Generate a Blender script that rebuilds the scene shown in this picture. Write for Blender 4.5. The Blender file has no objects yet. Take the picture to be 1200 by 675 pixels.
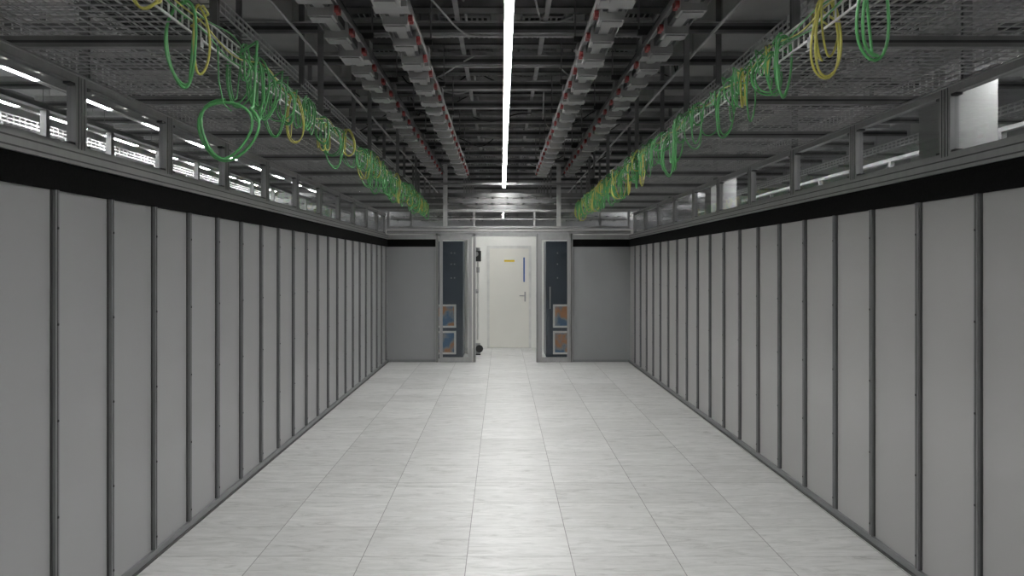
import bpy, math, random
from mathutils import Vector
R = random.Random(7)
sc = bpy.context.scene
try:
    sc.view_settings.view_transform = 'Standard'
    sc.view_settings.look = 'None'
except Exception: pass

# ------------------------------------------------------------ constants
EYE = 1.67
XL, XR = -2.0, 2.24        # wall faces
YE = 16.0                  # end wall
Y0 = -2.5
HT = 4.55                  # hall ceiling
ZB0, ZB1, ZP = 2.01, 2.14, 2.215   # black band, rail top
ZW = 2.575                 # window top
ZT = 2.635                 # tray height

# ------------------------------------------------------------ materials
def new_mat(name):
    m = bpy.data.materials.new(name); m.use_nodes = True
    nt = m.node_tree
    return m, nt, nt.nodes['Principled BSDF']

def simple(name, col, rough=0.5, metal=0.0, var=0.08, scale=8.0, bump=0.0, stretch=(1,1,1), spec=.5):
    m, nt, b = new_mat(name)
    if not isinstance(col, tuple): col = (col, col, col)
    tc = nt.nodes.new('ShaderNodeTexCoord'); mp = nt.nodes.new('ShaderNodeMapping')
    mp.inputs['Scale'].default_value = stretch
    nz = nt.nodes.new('ShaderNodeTexNoise'); nz.inputs['Scale'].default_value = scale
    nz.inputs['Detail'].default_value = 3
    rp = nt.nodes.new('ShaderNodeValToRGB')
    rp.color_ramp.elements[0].position = .3; rp.color_ramp.elements[1].position = .7
    rp.color_ramp.elements[0].color = tuple(c*(1-var) for c in col)+(1,)
    rp.color_ramp.elements[1].color = tuple(min(1, c*(1+var)) for c in col)+(1,)
    L = nt.links.new
    L(tc.outputs['Object'], mp.inputs['Vector']); L(mp.outputs[0], nz.inputs['Vector'])
    L(nz.outputs['Fac'], rp.inputs['Fac']); L(rp.outputs['Color'], b.inputs['Base Color'])
    b.inputs['Roughness'].default_value = rough; b.inputs['Metallic'].default_value = metal
    b.inputs['Specular IOR Level'].default_value = spec
    if bump:
        bp = nt.nodes.new('ShaderNodeBump'); bp.inputs['Strength'].default_value = bump
        bp.inputs['Distance'].default_value = .01
        L(nz.outputs['Fac'], bp.inputs['Height']); L(bp.outputs[0], b.inputs['Normal'])
    return m

def emis(name, col, s):
    m, nt, b = new_mat(name)
    b.inputs['Base Color'].default_value = (1,1,1,1)
    b.inputs['Emission Color'].default_value = col+(1,)
    b.inputs['Emission Strength'].default_value = s
    return m

def glass_mat(name, tint=(.94,.95,.95)):
    m = bpy.data.materials.new(name); m.use_nodes = True
    nt = m.node_tree; nt.nodes.clear(); N=nt.nodes.new
    o = N('ShaderNodeOutputMaterial'); mx = N('ShaderNodeMixShader')
    t = N('ShaderNodeBsdfTransparent'); t.inputs[0].default_value = tint+(1,)
    g = N('ShaderNodeBsdfGlossy'); g.inputs['Roughness'].default_value = .02
    lw = N('ShaderNodeLayerWeight'); lw.inputs['Blend'].default_value = .5
    p = N('ShaderNodeMath'); p.operation='POWER'; p.inputs[1].default_value = 5
    q = N('ShaderNodeMath'); q.operation='MULTIPLY_ADD'; q.inputs[1].default_value = .8; q.inputs[2].default_value = .03
    L = nt.links.new
    L(lw.outputs['Facing'], p.inputs[0]); L(p.outputs[0], q.inputs[0]); L(q.outputs[0], mx.inputs[0])
    L(t.outputs[0], mx.inputs[1]); L(g.outputs[0], mx.inputs[2]); L(mx.outputs[0], o.inputs[0])
    return m

def floor_mat():
    m, nt, b = new_mat('stone_raised_floor_tile'); L = nt.links.new
    N = nt.nodes.new
    tc = N('ShaderNodeTexCoord')
    mp = N('ShaderNodeMapping'); mp.inputs['Location'].default_value = (0.2+6.0, 0.12+6.0, 0)
    L(tc.outputs['Object'], mp.inputs['Vector'])
    def brick(c1, c2, mo, msz):
        k = N('ShaderNodeTexBrick'); k.offset = 0; k.squash = 1
        k.inputs['Scale'].default_value = 1; k.inputs['Brick Width'].default_value = .6
        k.inputs['Row Height'].default_value = .6; k.inputs['Mortar Size'].default_value = msz
        k.inputs['Mortar Smooth'].default_value = .2
        k.inputs['Color1'].default_value = (c1,)*3+(1,); k.inputs['Color2'].default_value = (c2,)*3+(1,)
        k.inputs['Mortar'].default_value = (mo,)*3+(1,)
        L(mp.outputs[0], k.inputs['Vector']); return k
    rnd = brick(0, 1, .5, .0)
    mul = N('ShaderNodeVectorMath'); mul.operation = 'SCALE'; mul.inputs['Scale'].default_value = 37.0
    L(rnd.outputs['Color'], mul.inputs[0])
    st = N('ShaderNodeVectorMath'); st.operation = 'MULTIPLY'; st.inputs[1].default_value = (2.0, 7.0, 1)
    L(tc.outputs['Object'], st.inputs[0])
    ad = N('ShaderNodeVectorMath'); ad.operation = 'ADD'
    L(st.outputs[0], ad.inputs[0]); L(mul.outputs[0], ad.inputs[1])
    nz = N('ShaderNodeTexNoise'); nz.inputs['Scale'].default_value = 1.6; nz.inputs['Detail'].default_value = 9
    nz.inputs['Roughness'].default_value = .74; nz.inputs['Distortion'].default_value = 1.3
    L(ad.outputs[0], nz.inputs['Vector'])
    rp = N('ShaderNodeValToRGB'); e = rp.color_ramp.elements
    e[0].position = .32; e[0].color = (.37,.37,.36,1)
    e[1].position = .66; e[1].color = (.64,.637,.627,1)
    x = e.new(.46); x.color = (.53,.53,.52,1)
    L(nz.outputs['Fac'], rp.inputs['Fac'])
    tv = brick(.91, 1.05, .34, .0025)
    mm = N('ShaderNodeMix'); mm.data_type = 'RGBA'; mm.blend_type = 'MULTIPLY'; mm.inputs['Factor'].default_value = 1
    L(rp.outputs['Color'], mm.inputs['A']); L(tv.outputs['Color'], mm.inputs['B'])
    L(mm.outputs['Result'], b.inputs['Base Color'])
    b.inputs['Roughness'].default_value = .46
    b.inputs['Specular IOR Level'].default_value = .4
    return m

def panel_mat(name, col, y0, sp):
    m, nt, b = new_mat(name); L = nt.links.new; N = nt.nodes.new
    tc = N('ShaderNodeTexCoord'); sx = N('ShaderNodeSeparateXYZ'); L(tc.outputs['Object'], sx.inputs[0])
    s = N('ShaderNodeMath'); s.operation = 'SUBTRACT'; s.inputs[1].default_value = y0; L(sx.outputs['Y'], s.inputs[0])
    d = N('ShaderNodeMath'); d.operation = 'DIVIDE'; d.inputs[1].default_value = sp; L(s.outputs[0], d.inputs[0])
    f = N('ShaderNodeMath'); f.operation = 'FLOOR'; L(d.outputs[0], f.inputs[0])
    w = N('ShaderNodeTexWhiteNoise'); w.noise_dimensions = '1D'; L(f.outputs[0], w.inputs['W'])
    nz = N('ShaderNodeTexNoise'); nz.inputs['Scale'].default_value = 1.2; L(tc.outputs['Object'], nz.inputs['Vector'])
    a = N('ShaderNodeMath'); a.operation = 'ADD'; L(w.outputs['Value'], a.inputs[0]); L(nz.outputs['Fac'], a.inputs[1])
    mr = N('ShaderNodeMapRange'); mr.inputs['From Max'].default_value = 2
    mr.inputs['To Min'].default_value = .93; mr.inputs['To Max'].default_value = 1.07; L(a.outputs[0], mr.inputs['Value'])
    v = N('ShaderNodeVectorMath'); v.operation = 'SCALE'; v.inputs[0].default_value = col; L(mr.outputs[0], v.inputs['Scale'])
    L(v.outputs[0], b.inputs['Base Color'])
    b.inputs['Roughness'].default_value = .36
    f2 = N('ShaderNodeTexNoise'); f2.inputs['Scale'].default_value = 350
    bp = N('ShaderNodeBump'); bp.inputs['Strength'].default_value = .06; bp.inputs['Distance'].default_value = .002
    L(tc.outputs['Object'], f2.inputs['Vector']); L(f2.outputs['Fac'], bp.inputs['Height']); L(bp.outputs[0], b.inputs['Normal'])
    return m

def sticker_mat(name):
    m, nt, b = new_mat(name); L = nt.links.new; N = nt.nodes.new
    tc = N('ShaderNodeTexCoord'); nz = N('ShaderNodeTexNoise'); nz.inputs['Scale'].default_value = 5
    L(tc.outputs['Object'], nz.inputs['Vector'])
    rp = N('ShaderNodeValToRGB'); e = rp.color_ramp.elements
    e[0].position = .4; e[0].color = (.05,.12,.22,1); e[1].position = .6; e[1].color = (.36,.17,.08,1)
    x = e.new(.5); x.color = (.2,.22,.24,1)
    L(nz.outputs['Fac'], rp.inputs['Fac']); L(rp.outputs[0], b.inputs['Base Color']); b.inputs['Roughness'].default_value = .3
    return m

M = {}
M['floor'] = floor_mat()
LP0, LSP = 4.09, .585
RP0, RSP = 4.30, .615
M['panL'] = panel_mat('painted_steel_panel_a', (.315,.316,.32), LP0, LSP)
M['panR'] = panel_mat('painted_steel_panel_b', (.35,.347,.343), RP0, RSP)
M['panE'] = simple('painted_steel_panel_c', (.28,.285,.29), .4, 0, .03, 2)
M['alu'] = simple('anodised_aluminium', .35, .38, .6, .06, 20, stretch=(1,1,.1))
M['aluD'] = simple('aluminium_groove', .07, .5, .3)
M['trim'] = simple('grey_profile_paint', (.22,.225,.23), .4, .3, .05)
M['blk'] = simple('black_shadow_gap', .004, .9, 0, .4, 60, spec=.08)  # near-black colour stands in for the shade of the gap above the panels
M['galv'] = simple('galvanised_wire', .62, .4, .3, .15, 30)
M['mesh'] = simple('zinc_mesh_wire', .42, .45, .3, .15, 30)
M['strut'] = simple('dark_strut_steel', .06, .5, .4, .2, 6)
M['strut2'] = simple('grey_strut_steel', .22, .45, .25, .2, 6)
M['strut3'] = simple('light_strut_steel', .45, .45, .25, .2, 6)
M['bus'] = simple('busbar_housing_grey', (.26,.26,.26), .45, .1, .1, 5)
M['busD'] = simple('busbar_housing_dark', (.05,.05,.055), .5, .3, .2, 5)
M['busB'] = simple('busbar_joint_box', (.32,.32,.315), .45, .1, .08, 5)
M['red'] = simple('dark_red_plastic', (.24,.025,.025), .45)
M['conc'] = simple('painted_concrete', (.52,.52,.52), .8, 0, .1, 2)
M['hall'] = simple('hall_wall_paint', (.32,.32,.325), .7, 0, .05, 1)
M['col'] = simple('column_paint', (.42,.42,.41), .7, 0, .05, 1)
M['duct'] = simple('duct_sheet_metal', (.55,.55,.54), .4, .2, .08, 3)
M['white'] = simple('white_wall_paint', (.76,.76,.73), .6, 0, .02, 2)
M['doorw'] = simple('cream_door_paint', (.70,.69,.64), .45, 0, .02, 2)
M['navy'] = simple('navy_cabinet_paint', (.045,.06,.08), .35, .2, .1, 4)
M['wframe'] = simple('light_plastic_frame', (.6,.6,.58), .5)
M['yel'] = simple('yellow_label', (.75,.55,.03), .5)
M['blu'] = simple('blue_label', (.05,.12,.35), .4)
M['rub'] = simple('black_rubber', .015, .6)
M['green'] = simple('green_cable_sheath', (.10,.36,.12), .4, 0, .1, 12)
M['yellow'] = simple('yellow_cable_sheath', (.55,.52,.12), .4, 0, .1, 12)
M['sticker'] = sticker_mat('orange_blue_print')
M['glass'] = glass_mat('clear_pane_glass')
M['led'] = emis('led_diffuser_main', (1,1,.985), 122)
M['led2'] = emis('led_diffuser_side', (1,1,1), 95)

# ------------------------------------------------------------ mesh builder
class MB:
    def __init__(s): s.v=[]; s.f=[]; s.mi=[]; s.mats=[]
    def m(s, key):
        if key not in s.mats: s.mats.append(key)
        return s.mats.index(key)
    def box(s, x0,x1,y0,y1,z0,z1, key):
        if x0>x1: x0,x1=x1,x0
        if y0>y1: y0,y1=y1,y0
        if z0>z1: z0,z1=z1,z0
        i=len(s.v); k=s.m(key)
        s.v += [(x0,y0,z0),(x1,y0,z0),(x1,y1,z0),(x0,y1,z0),(x0,y0,z1),(x1,y0,z1),(x1,y1,z1),(x0,y1,z1)]
        for q in ((0,3,2,1),(4,5,6,7),(0,1,5,4),(1,2,6,5),(2,3,7,6),(3,0,4,7)):
            s.f.append(tuple(i+a for a in q)); s.mi.append(k)
    def cyl(s, c, r, h, axis, key, n=14):
        k=s.m(key); i=len(s.v)
        for t in (0,h):
            for j in range(n):
                a=2*math.pi*j/n; u,w=r*math.cos(a), r*math.sin(a)
                p=list(c)
                if axis=='z': p[0]+=u;p[1]+=w;p[2]+=t
                elif axis=='y': p[0]+=u;p[2]+=w;p[1]+=t
                else: p[1]+=u;p[2]+=w;p[0]+=t
                s.v.append(tuple(p))
        for j in range(n):
            a,b=j,(j+1)%n
            s.f.append((i+a,i+b,i+n+b,i+n+a)); s.mi.append(k)
        s.f.append(tuple(i+j for j in range(n))[::-1]); s.mi.append(k)
        s.f.append(tuple(i+n+j for j in range(n))); s.mi.append(k)
    def obj(s, name, parent=None, bevel=0, loc=None):
        me=bpy.data.meshes.new(name)
        v=s.v
        o=bpy.data.objects.new(name, me)
        if loc is not None:
            v=[(a-loc[0],b-loc[1],c-loc[2]) for a,b,c in v]; o.location=loc
        me.from_pydata(v,[],s.f)
        for k in s.mats: me.materials.append(M[k])
        me.polygons.foreach_set('material_index', s.mi); me.update()
        sc.collection.objects.link(o)
        if parent: o.parent=parent
        if bevel:
            b=o.modifiers.new('bevel','BEVEL'); b.width=bevel; b.segments=2; b.limit_method='ANGLE'
        return o

def one(name, *a, **k):
    b=MB(); b.box(*a); return b.obj(name, **k)

# ------------------------------------------------------------ shell
one('floor', -8,8, -4,27, -.15,0, 'floor')
one('ceiling', -8,8, -4,27, HT,HT+.15, 'conc')
one('wall_hall_left', -8.15,-8, -4,27, 0,HT, 'hall')
one('wall_hall_right', 8,8.15, -4,27, 0,HT, 'hall')
one('wall_hall_far', -8,8, 27,27.15, 0,HT, 'hall')
one('wall_hall_near', -8,8, -4.15,-4, 0,HT, 'hall')

one('wall_left', XL-.08, XL, Y0, YE+.06, 0, ZB0, 'panL')
one('wall_right', XR, XR+.08, Y0, YE+.06, 0, ZB0, 'panR')

def side_trim(name, xw, s, p0, sp):
    b=MB(); k=-10
    while True:
        y=p0+sp*k; k+=1
        if y<Y0+.05: continue
        if y>YE-.05: break
        b.box(xw, xw+s*.006, y-.030,y+.030, .05,ZB0,'aluD')
        b.box(xw, xw+s*.020, y-.018,y+.018, .05,ZB0,'trim')
        b.box(xw+s*.020, xw+s*.0215, y-.004,y+.004, .05,ZB0,'aluD')
        for z in (.12,.55,.98,1.41,1.84):
            b.cyl((xw+s*.0215 if s>0 else xw-.0245, y, z), .006,.003,'x','rub',8)
    return b.obj(name)
side_trim('trim_1', XL, 1, LP0, LSP)
side_trim('trim_2', XR, -1, RP0, RSP)
for nm,xw,s in (('left',XL,1),('right',XR,-1)):
    b=MB(); b.box(xw,xw+s*.018,Y0,YE,0,.045,'trim'); b.box(xw,xw+s*.03,Y0,YE,0,.012,'aluD'); b.obj('baseboard_'+nm)

for n,xw,s in ((3,XL,1),(4,XR,-1)):
    b=MB()
    b.box(xw-s*.08, xw+s*.012, Y0,YE, ZB0,ZB1,'blk')
    b.box(xw-s*.09, xw+s*.03, Y0,YE, ZB1,ZP,'alu')
    b.box(xw+s*.03, xw+s*.031, Y0,YE, ZB1+.015,ZB1+.022,'aluD')
    b.box(xw+s*.03, xw+s*.031, Y0,YE, ZP-.022,ZP-.015,'aluD')
    b.obj('trim_%d'%n)

# ------------------------------------------------------------ windows on top of partition
wn=[0]
def window(x0,x1,y0,y1,z0,z1):
    wn[0]+=1; e=bpy.data.objects.new('window_%d'%wn[0],None); e.location=((x0+x1)/2,(y0+y1)/2,z0); sc.collection.objects.link(e)
    b=MB(); t=.05
    b.box(x0,x1,y0,y0+t,z0,z1,'alu'); b.box(x0,x1,y1-t,y1,z0,z1,'alu')
    b.box(x0,x1,y0+t,y1-t,z0,z0+.03,'alu'); b.box(x0,x1,y0+t,y1-t,z1-.035,z1,'alu')
    for yy in (y0+.021,y1-.029):
        b.box(x0-.001,x1+.001,yy,yy+.008,z0,z1,'aluD')
    for yy,zz in ((y0+t,z0+.03),(y1-t-.05,z0+.03),(y0+t,z1-.047),(y1-t-.05,z1-.047)):
        b.box(x0+.005,x1-.005,yy,yy+.05,zz,zz+.012,'aluD')
    f=b.obj('frame',loc=e.location); f.location=(0,0,0); f.parent=e
    xm=(x0+x1)/2
    g=MB(); g.box(xm-.003,xm+.003,y0+t,y1-t,z0+.03,z1-.035,'glass')
    q=g.obj('pane',loc=e.location); q.location=(0,0,0); q.parent=e
for xw,s,p0,sp in ((XL,1,LP0+.32,1.17),(XR,-1,RP0+.38,1.23)):
    y=p0-5*sp
    while y+.3<YE:
        y1=min(y+sp,YE-.02)
        xa,xb=sorted((xw-s*.065,xw-s*.02))
        window(xa,xb,y+.006,y1-.006,ZP,ZW); y+=sp
    b=MB(); xa,xb=sorted((xw-s*.085,xw-s*.005)); b.box(xa,xb,Y0,YE,ZW,ZW+.008,'alu'); b.obj('trim_%d'%(5 if s>0 else 6))

# ------------------------------------------------------------ end wall and sliding doors
fx0,fx1=-1.15,1.235
one('wall_end_left', XL, fx0, YE,YE+.06, 0,ZB0,'panE')
one('wall_end_right', fx1, XR, YE,YE+.06, 0,ZB0,'panE')
b=MB()
for a,c in ((XL,fx0),(fx1,XR)):
    b.box(a,c,YE-.01,YE+.06,ZB0,ZB1,'blk')
    b.box(a,c,YE-.025,YE+.07,ZB1,ZP,'alu')
    b.box(a,c,YE-.015,YE,0,.045,'trim')
b.obj('trim_7')
b=MB(); zh=2.24
b.box(XL,XR,YE-.06,YE+.1,zh,zh+.055,'alu')
b.box(XL,XR,YE-.062,YE-.06,zh+.022,zh+.03,'aluD')
b.box(XL,XR,YE-.03,YE+.1,zh+.09,zh+.13,'alu')
for x in (fx0,fx1-.045,-.50,.60):
    b.box(x,x+.045,YE-.045,YE+.08,0,zh,'alu')
    b.box(x+.018,x+.026,YE-.047,YE-.045,0,zh,'aluD')
b.box(fx0,fx1,YE-.045,YE+.08,zh-.05,zh,'alu')
for x in (-1.02,.96):
    b.box(x,x+.07,YE-.03,YE+.04,zh+.13,3.45,'strut3')
for x in (XL,-1.6,-.5,.55,1.7,XR-.04):
    b.box(x,x+.035,YE,YE+.04,zh+.13,2.62,'alu')
b.box(XL,XR,YE-.0,YE+.04,2.62,2.66,'alu')
b.box(XL,XR,YE-.0,YE+.03,2.48,2.50,'alu')
b.box(XL+.05,XR-.05,YE+.05,YE+.056,zh+.13,2.62,'glass')
b.box(-1.25,1.3,YE-.08,YE-.04,3.08,3.12,'strut2')
b.obj('sliding_door_frame')
def sdoor(n,x0,x1,hx,s):
    e=bpy.data.objects.new('door_%d'%n,None); e.location=((x0+x1)/2,YE-.09,0); sc.collection.objects.link(e)
    b=MB(); ya,yb=YE-.11,YE-.065; t=.055
    b.box(x0,x0+t,ya,yb,.01,2.2,'alu'); b.box(x1-t,x1,ya,yb,.01,2.2,'alu')
    b.box(x0+t,x1-t,ya,yb,.01,.09,'alu'); b.box(x0+t,x1-t,ya,yb,2.13,2.2,'alu')
    b.box(hx-.015,hx+.015,ya-.05,ya-.025,.75,1.25,'alu')
    for z in (.8,1.2): b.box(hx-.01,hx+.01,ya-.03,ya,z-.01,z+.01,'alu')
    f=b.obj('frame',loc=e.location); f.location=(0,0,0); f.parent=e
    g=MB(); g.box(x0+t,x1-t,YE-.09,YE-.084,.09,2.13,'glass'); q=g.obj('pane',loc=e.location); q.location=(0,0,0); q.parent=e
sdoor(1,-1.08,-.52,-.55,1); sdoor(2,.64,1.19,.67,-1)

YB=18.75
one('wall_back', -3.4,3.4, YB,YB+.12, 0,2.42,'white')
b=MB(); dz=2.03
b.box(-.30,.60,YB-.03,YB,0,dz+.06,'wframe')
b.obj('door_frame')
e=bpy.data.objects.new('door_3',None); e.location=(.15,YB-.05,0); sc.collection.objects.link(e)
b=MB(); b.box(-.25,.55,YB-.05,YB-.03,.01,dz,'doorw')
b.box(.44,.47,YB-.058,YB-.05,1.35,1.85,'blu')
b.box(.05,.26,YB-.056,YB-.05,1.76,1.80,'yel')
b.box(.46,.49,YB-.06,YB-.05,.95,1.15,'alu'); b.cyl((.36,YB-.085,1.07),.011,.13,'x','alu'); b.cyl((.475,YB-.09,1.07),.011,.04,'y','alu')
f=b.obj('leaf',loc=e.location); f.location=(0,0,0); f.parent=e
b=MB()
b.box(-.66,-.60,17.42,YB,0,2.3,'white'); b.obj('wall_corridor_left')
b=MB()
X=-.45
b.cyl((X,17.3,1.76),.06,.2,'z','rub',16); b.cyl((X,17.3,1.96),.04,.06,'z','alu',16); b.cyl((X-.04,17.2,1.9),.05,.06,'y','strut2',16)
b.cyl((X,17.3,0.28),.018,1.5,'z','wframe',12); b.box(X-.05,X+.05,17.25,17.35,0.0,.02,'rub')
b.cyl((X,17.3,.02),.045,.2,'z','alu',16); b.cyl((X+.03,17.22,.12),.07,.05,'y','rub',16)
b.cyl((X-.05,17.3,1.2),.04,.06,'x','alu',14); b.cyl((X,17.3,1.55),.03,.1,'z','alu',14)
b.obj('pipe_valve_stand')
def cabinet(x0,x1,y0):
    b=MB(); b.box(x0,x1,y0,y0+.8,0.03,2.12,'navy'); b.box(x0+.02,x1-.02,y0+.02,y0+.78,0,.03,'rub')
    b.box(x0+.02,x1-.02,y0-.02,y0,.06,2.09,'navy')
    xm=(x0+x1)/2
    for z0 in (.08,.56):
        w=.14
        b.box(xm-w-.035,xm+w+.035,y0-.035,y0-.02,z0,z0+.42,'wframe')
        b.box(xm-w,xm+w,y0-.038,y0-.035,z0+.035,z0+.385,'sticker')
    b.box(x0+.06,x0+.085,y0-.05,y0-.02,.9,1.3,'alu')
    for z in (1.45,1.7,1.9):
        for dx in (-.1,.08,.14): b.box(xm+dx,xm+dx+.015,y0-.023,y0-.02,z,z+.015,'wframe')
    o=b.obj('equipment_cabinet',bevel=.004)
cabinet(-1.30,-.70,16.6); cabinet(.80,1.40,16.6)

# ------------------------------------------------------------ cable trays
def mesh_tray(name,x0,x1,ya,yb,z,dx=.05,dy=.1,r=.0028,key='mesh',edge=None,sup=True,s0=3.825,sp=1.348,zs=.04):
    b=MB(); n=int(round((x1-x0)/dx))
    for i in range(n+1):
        x=x0+(x1-x0)*i/n; b.box(x-r,x+r,ya,yb,z-r,z+r,key)
    m=int((yb-ya)/dy)
    for j in range(m+1):
        y=ya+dy*j; b.box(x0,x1,y-r,y+r,z-2*r-r,z-r,key)
        if edge:
            for xe in (x0,x1): b.box(xe-r*1.2,xe+r*1.2,y-r*1.2,y+r*1.2,z,z+edge,'galv')
    if edge:
        for xe in (x0,x1):
            for q in (0,.5,1.0): b.box(xe-r*1.5,xe+r*1.5,ya,yb,z+edge*q-r*1.4,z+edge*q+r*1.4,'galv')
    if sup:
        k=-5
        while True:
            y=s0+sp*k; k+=1
            if y<ya+.1: continue
            if y>yb-.1: break
            b.box(x0-.03,x1+.03,y-.02,y+.02,z-.012-zs,z-.010,'strut2')
            b.box(x0-.03,x1+.03,y-.021,y-.02,z-.010-zs*.65,z-.012-zs*.35,'strut')
    return b.obj(name)
TL0,TL1=-2.12,-1.28
TR0,TR1=1.31,2.36
mesh_tray('wire_cable_tray',TL0,TL1,-1.5,15.8,ZT,.06,.075,r=.0026,edge=.1,zs=.042)
mesh_tray('wire_cable_tray',TR0,TR1,-1.5,15.8,ZT,.06,.075,r=.0026,edge=.1,zs=.042)
mesh_tray('wire_cable_tray',-3.9,-2.75,0,22,3.40,.06,.12,r=.004,edge=.08)
mesh_tray('wire_cable_tray',2.9,3.3,0,22,3.3,.06,.12,r=.004,edge=.08)
mesh_tray('wire_cable_tray',-5.6,-5.05,0,22,3.15,.06,.12,r=.005,edge=.08)
mesh_tray('wire_cable_tray',4.9,5.4,0,22,3.15,.06,.12,r=.005,edge=.08)
mesh_tray('wire_cable_tray',-2.6,-1.75,-1,20,3.25,.06,.1,r=.0035,edge=.08,key='strut2')
mesh_tray('wire_cable_tray',1.9,2.7,-1,20,3.25,.06,.1,r=.0035,edge=.08,key='strut2')
for xa,xb in ((-2.5,-1.85),(2.0,2.6)):
    b=MB(); x=xa
    while x<xb:
        b.cyl((x,-1,3.27),.018,21,'y','rub',8); x+=.06
    b.obj('power_cable_run')

def hangers(name,xs,z0,ya,yb,sp,w=.04,key='strut'):
    b=MB(); y=ya
    while y<yb:
        for x in xs:
            b.box(x-w/2,x+w/2,y-w/2,y+w/2,z0,HT,key)
            b.box(x-w/2-.001,x+w/2+.001,y-.006,y+.006,z0,HT,'aluD')
            b.box(x-w,x+w,y-w,y+w,HT-.01,HT,key)
        y+=sp
    return b.obj(name)
hangers('tray_hanger_struts',(-1.44,-2.09,1.47,2.33),ZT-.03,3.825+1.348*.5+.1,16,2.696,key='strut2')
hangers('tray_hanger_struts',(-1.68,-2.68,1.82,2.82),3.2,2.3,20,2.7,key='strut2')

# ------------------------------------------------------------ busbars
def busbar(x,z,ya,yb,side,ph):
    b=MB()
    b.box(x-.055,x+.055,ya,yb,z,z+.15,'busD')
    b.box(x-.10,x+.10,ya,yb,z+.05,z+.062,'bus')
    b.box(x-.10,x-.092,ya,yb,z+.02,z+.062,'bus'); b.box(x+.092,x+.10,ya,yb,z+.02,z+.062,'bus')
    b.box(x-.03,x+.03,ya,yb,z-.008,z,'bus')
    y=ya+ph; i=0
    while y<yb-.3:
        b.box(x-.075,x+.075,y,y+.16,z-.05,z+.11,'busB')
        b.box(x-.06,x+.06,y+.02,y+.14,z-.058,z-.05,'bus')
        b.cyl((x+side*.075 if side>0 else x-.10,y+.05,z+.0),.022,.025,'x','red',10)
        b.cyl((x+side*.075 if side>0 else x-.10,y+.11,z+.0),.022,.025,'x','red',10)
        if i%3==0:
            b.box(x-.1,x+.1,y+.24,y+.4,z-.02,z+.13,'bus')
            b.box(x-.12,x+.12,y+.3,y+.34,z+.15,z+.19,'strut')
            for dx in (-.11,.11): b.cyl((x+dx,y+.32,z+.15),.006,HT-z-.15,'z','strut2',6)
        y+=.52; i+=1
    return b.obj('busbar_trunking')
ZU=EYE+1.5
busbar(-1.05,ZU,0,15.2,1,.1); busbar(-.64,ZU,0,15.2,1,.3)
busbar(.65,ZU,0,15.2,-1,.2); busbar(1.09,ZU,0,15.2,-1,.0)

# ------------------------------------------------------------ overhead steel
b=MB(); y=.4; i=0
while y<24:
    b.box(-6,6,y-.02,y+.02,3.60,3.68,'strut2'); b.box(-6,6,y-.045,y+.045,3.68,3.686,'strut3')
    b.box(-6,6,y-.021,y-.02,3.625,3.655,'strut')
    b.box(-6,6,y+.58,y+.64,3.80,3.86,'strut3')
    b.box(-1.4,1.4,y+.26,y+.30,3.64,3.68,'strut3')
    b.box(-1.4,1.4,y+.80,y+.98,3.70,3.71,'strut')
    b.box(-1.4,1.4,y+.80,y+.81,3.70,3.76,'strut2'); b.box(-1.4,1.4,y+.97,y+.98,3.70,3.76,'strut2')
    y+=1.2; i+=1
for x in (-5.0,-3.0,-1.45,-.36,.36,1.5,3.0,5.0):
    b.box(x-.02,x+.02,0,24,3.69,3.73,'strut2')
    yy=.4
    while yy<24:
        b.box(x-.02,x+.02,yy-.02,yy+.02,3.69,HT,'strut2'); yy+=2.4
b.obj('ceiling_strut_grid')
b=MB()
for y,z in ((17.2,2.85),(18.4,3.05),(19.8,2.9),(21.2,3.15),(22.6,2.8),(24.2,3.0)):
    b.box(-4.5,4.5,y,y+.012,z,z+.09,'strut2'); b.box(-4.5,4.5,y+.4,y+.412,z,z+.09,'strut3')
    x=-4.4
    while x<4.4: b.box(x,x+.03,y,y+.4,z,z+.02,'strut2'); x+=.3
    for k in range(5): b.cyl((-4.5,y+.06+.07*k,z+.05),.022,9,'x','rub',8)
    for x in (-3.4,-1.68,-.72,.9,1.82,3.5): b.box(x,x+.035,y-.02,y+.02,z,HT,'strut2')
b.obj('cross_cable_trays')
def ladder(x0,x1,z,ya,yb,st=.3,rw=.03):
    b=MB()
    for x in (x0,x1): b.box(x-.008,x+.008,ya,yb,z,z+.08,'strut2')
    y=ya+.1
    while y<yb: b.box(x0,x1,y,y+rw,z+.005,z+.025,'strut3'); y+=st
    x=x0+.05
    while x<x1-.03: b.cyl((x,ya,z+.045),.016,yb-ya,'y','rub',8); x+=.05
    return b.obj('cable_ladder')
ladder(-.55,-.10,3.90,0,22,.45,.06); ladder(.18,.56,3.90,0,22,.45,.06)
ladder(-1.4,-.8,3.95,0,24); ladder(.8,1.4,3.95,0,24)
for x0,x1 in ((-2.6,-1.9),(2.0,2.7)):
    b=MB(); b.box(x0,x1,0,25,3.87,4.2,'duct'); y=.8
    while y<25: b.box(x0-.02,x1+.02,y,y+.04,3.865,4.22,'duct'); y+=1.25
    b.obj('ventilation_duct')
b=MB()
for x,z,r,k in ((-.9,4.20,.05,'strut3'),(-.7,4.20,.05,'strut2'),(.95,4.20,.06,'duct'),(1.6,4.1,.04,'strut3'),(-1.55,3.45,.012,'strut3'),(1.58,3.42,.012,'strut3'),(-.3,3.76,.012,'strut3')):
    b.cyl((x,0,z),r,26,'y',k,12)
b.obj('overhead_pipes')
b=MB()
for y in (5.5,9.0,13.8,18.6):
    b.box(-6,6,y,y+.45,4.30,4.54,'duct')
b.obj('ventilation_duct')
cu=bpy.data.curves.new('overhead_service_cables','CURVE'); cu.dimensions='3D'; cu.bevel_depth=.008; cu.bevel_resolution=1
cu.materials.append(M['rub']); cu.materials.append(M['strut3'])
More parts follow.
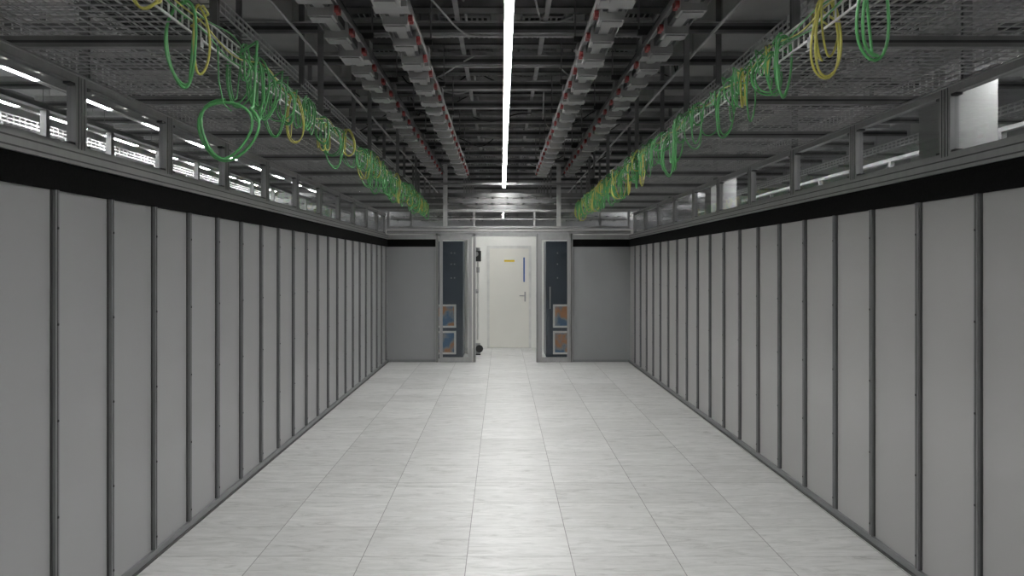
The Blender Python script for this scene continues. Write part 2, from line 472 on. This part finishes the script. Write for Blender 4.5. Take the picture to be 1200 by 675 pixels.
for k in range(70):
    x=R.choice((-1,1))*R.uniform(.15,2.4); y=R.uniform(1.5,18); z=R.uniform(3.65,3.95)
    s=cu.splines.new('POLY'); n=14; s.points.add(n); dx=R.uniform(-.9,.9); dy=R.uniform(.1,1.6); sag=R.uniform(.02,.14)
    for j in range(n+1):
        t=j/n; s.points[j].co=(x+dx*t,y+dy*t,z-sag*4*t*(1-t)+.03*math.sin(7*t),1)
    s.material_index=k%2
sc.collection.objects.link(bpy.data.objects.new('overhead_service_cables',cu))
for x,y in ((-6.2,9.5),(6.2,13.5),(-6.3,17.5),(3.42,7.1),(3.42,15.0)):
    one('concrete_column',x,x+.42,y,y+.42,0,HT,'col')
for nm,x in (('hall_partition_frame',-3.6),('hall_partition_frame',4.6)):
    b=MB(); y=0
    b.box(x-.03,x+.03,0,22,2.15,2.22,'alu'); b.box(x-.03,x+.03,0,22,2.9,2.94,'alu'); b.box(x-.03,x+.03,0,22,0,2.15,'panE')
    while y<22:
        b.box(x-.025,x+.025,y,y+.06,2.22,2.9,'alu'); y+=1.2
    b.obj(nm)

# ------------------------------------------------------------ lights
def strip(name,x,z,ya,yb,w,seg,gap,key,lip=.028):
    e=bpy.data.objects.new(name,None); e.location=(x,ya,z); sc.collection.objects.link(e)
    h=MB(); d=MB(); y=ya
    while y<yb:
        y1=min(y+seg,yb)
        h.box(x-w/2-.008,x+w/2+.008,y,y1,z+.012,z+.07,'duct')
        h.box(x-w/2-.006,x-w/2-.001,y,y1,z-lip,z+.012,'duct'); h.box(x+w/2+.001,x+w/2+.006,y,y1,z-lip,z+.012,'duct')  # added lips; the deep ones keep side light off the busbars
        d.box(x-w/2,x+w/2,y+gap/2,y1-gap/2,z,z+.011,key)
        h.cyl((x,y+.2,z+.07),.004,HT-z-.07,'z','strut2',6)
        y=y1
    for bb,nn in ((h,'housing'),(d,'diffuser')):
        o=bb.obj(nn,loc=e.location); o.location=(0,0,0); o.parent=e
ZL=EYE+1.75
strip('added_fill_strip',.05,ZL,-2,20.5,.056,1.5,.07,'led')
strip('added_fill_strip',-4.85,EYE+1.6,-1,24,.06,1.5,.6,'led2',.005)
strip('added_fill_strip',-4.05,EYE+1.62,1,24,.06,1.5,1.0,'led2',.005)
strip('added_fill_strip',3.95,EYE+1.6,-1,24,.06,1.8,.9,'led2',.005)
strip('added_fill_strip',5.8,EYE+1.6,-1,24,.06,1.5,.6,'led2',.005)  # extra strip, added only to brighten the hall
strip('added_fill_strip',-7.0,EYE+1.9,-1,24,.07,1.5,.6,'led2',.005)  # added as fill for the hall and overhead steel
for x in (-3.4,3.4):
    strip('added_fill_strip',x,EYE+1.8,21,26,.07,1.5,.3,'led2',.005)  # far pair added to lift the brightness of the upper hall

# ------------------------------------------------------------ grounding cables
def cables(name, coils, runs):
    cu=bpy.data.curves.new(name,'CURVE'); cu.dimensions='3D'; cu.bevel_depth=.0042; cu.bevel_resolution=2
    cu.materials.append(M['green']); cu.materials.append(M['yellow'])
    def sp(pts,mi,rad=1):
        s=cu.splines.new('POLY'); s.points.add(len(pts)-1)
        for p,q in zip(s.points,pts): p.co=(q[0],q[1],q[2],1); p.radius=rad
        s.material_index=mi; s.use_smooth=True
    for (x,y,ztop,h,w,ang,turns,mi,rad) in coils:
        pts=[]; n=26; T=turns; ca,sa=math.cos(ang),math.sin(ang)
        p1,p2=R.uniform(0,6),R.uniform(0,6)
        for j in range(int(n*T)+1):
            t=j/n; a=2*math.pi*t+math.pi/2
            g=1+.12*math.sin(t*3.1+p1)
            u=w/2*g*math.cos(a)*(1+.25*math.sin(a+p2)); v=h/2*(1+.1*math.sin(t*5+p2))*math.sin(a)
            dep=.018*math.sin(2*t+p1)+.01*t
            pts.append((x+ca*u-sa*dep, y+sa*u+ca*dep, ztop-h/2+v+.25*u*math.sin(p1)))
        q=pts[-1]
        pts += [(q[0],q[1]+.05,q[2]+.02),(q[0],q[1]+.12,ZT+.09),(q[0]+(-.1 if x<0 else .1),q[1]+.2,ZT+.06)]
        sp(pts,mi,rad)
    for pts,mi in runs: sp(pts,mi,.8)
    o=bpy.data.objects.new(name,cu); sc.collection.objects.link(o); return o
def gen(side):
    x=TL1+.02 if side<0 else TR0-.02
    coils=[]; y=4.5 if side<0 else 4.3
    while y<15.7:
        k=R.choice((1,2,2)) if y<8 else R.choice((2,3,3))
        pyel=.15 if side<0 else .22
        if y>11: pyel+=.15
        for _ in range(k):
            mi=1 if R.random()<pyel else 0
            h=R.uniform(.14,.31)
            coils.append((x+R.uniform(-.02,.03)*(1), y+R.uniform(-.1,.1), ZT+R.uniform(.04,.13), h, R.uniform(.07,.14), R.uniform(-.6,1.5), R.choice((1.3,1.7,2.4)), mi, R.uniform(.9,1.25)))
        y+=R.uniform(.22,.36)
    runs=[]
    for mi,z0 in ((0,.10),(0,.05),(1,.08)):
        pts=[]; yy=1.5; ph=R.uniform(0,5)
        while yy<15.7:
            pts.append((x+.012*math.sin(yy*4+ph), yy, ZT+z0-.02+.035*math.sin(yy*5.3+ph)*math.sin(yy*1.7))); yy+=.07
        runs.append((pts,mi))
    return coils,runs
c,r=gen(-1)
x=TL1+.02
c += [(x,3.65,ZT+.10,.34,.12,.2,1.5,0,1.4),(x+.03,3.72,ZT+.08,.28,.08,.9,1,1,1.2),
      (x+.02,3.2,ZT+.12,.18,.13,.3,1.6,1,1.1),
      (-1.25,4.15,2.42,.26,.24,.1,1.9,0,1.6),(x,4.75,ZT+.12,.32,.10,.4,1.5,0,1.2)]
r.append(([(-1.27,4.1,ZT+.02),(-1.265,4.1,2.5),(-1.25,4.12,2.4),(-1.22,4.14,2.37)],0))
cables('grounding_cable_bundle',c,r)
c,r=gen(1)
x=TR0-.02
c += [(x,3.15,ZT+.08,.34,.11,.15,1.5,0,1.4),(x,3.62,ZT+.10,.33,.12,.3,2,1,1.2),(x+.02,3.7,ZT+.12,.24,.14,.7,1.5,1,1.1),(x,4.2,ZT+.10,.28,.08,.3,2,0,1.2)]
cables('grounding_cable_bundle',c,r)

b=MB(); b.cyl((1.5,14.9,3.0),.07,.09,'z','rub',18); b.cyl((1.5,14.9,3.09),.015,HT-3.09,'z','strut2',8); b.obj('dome_security_camera')

# ------------------------------------------------------------ world + camera
w=bpy.data.worlds.new('world'); sc.world=w; w.use_nodes=True
w.node_tree.nodes['Background'].inputs[0].default_value=(.5,.5,.5,1); w.node_tree.nodes['Background'].inputs[1].default_value=.2
cam=bpy.data.cameras.new('camera'); co=bpy.data.objects.new('camera',cam); sc.collection.objects.link(co)
co.location=(0,0,EYE); co.rotation_euler=(math.radians(90),0,0)
cam.lens=36*1075/1200; cam.sensor_width=36; cam.shift_x=12/1200; cam.shift_y=-25.5/1200; cam.clip_end=100; cam.clip_start=.05
sc.camera=co
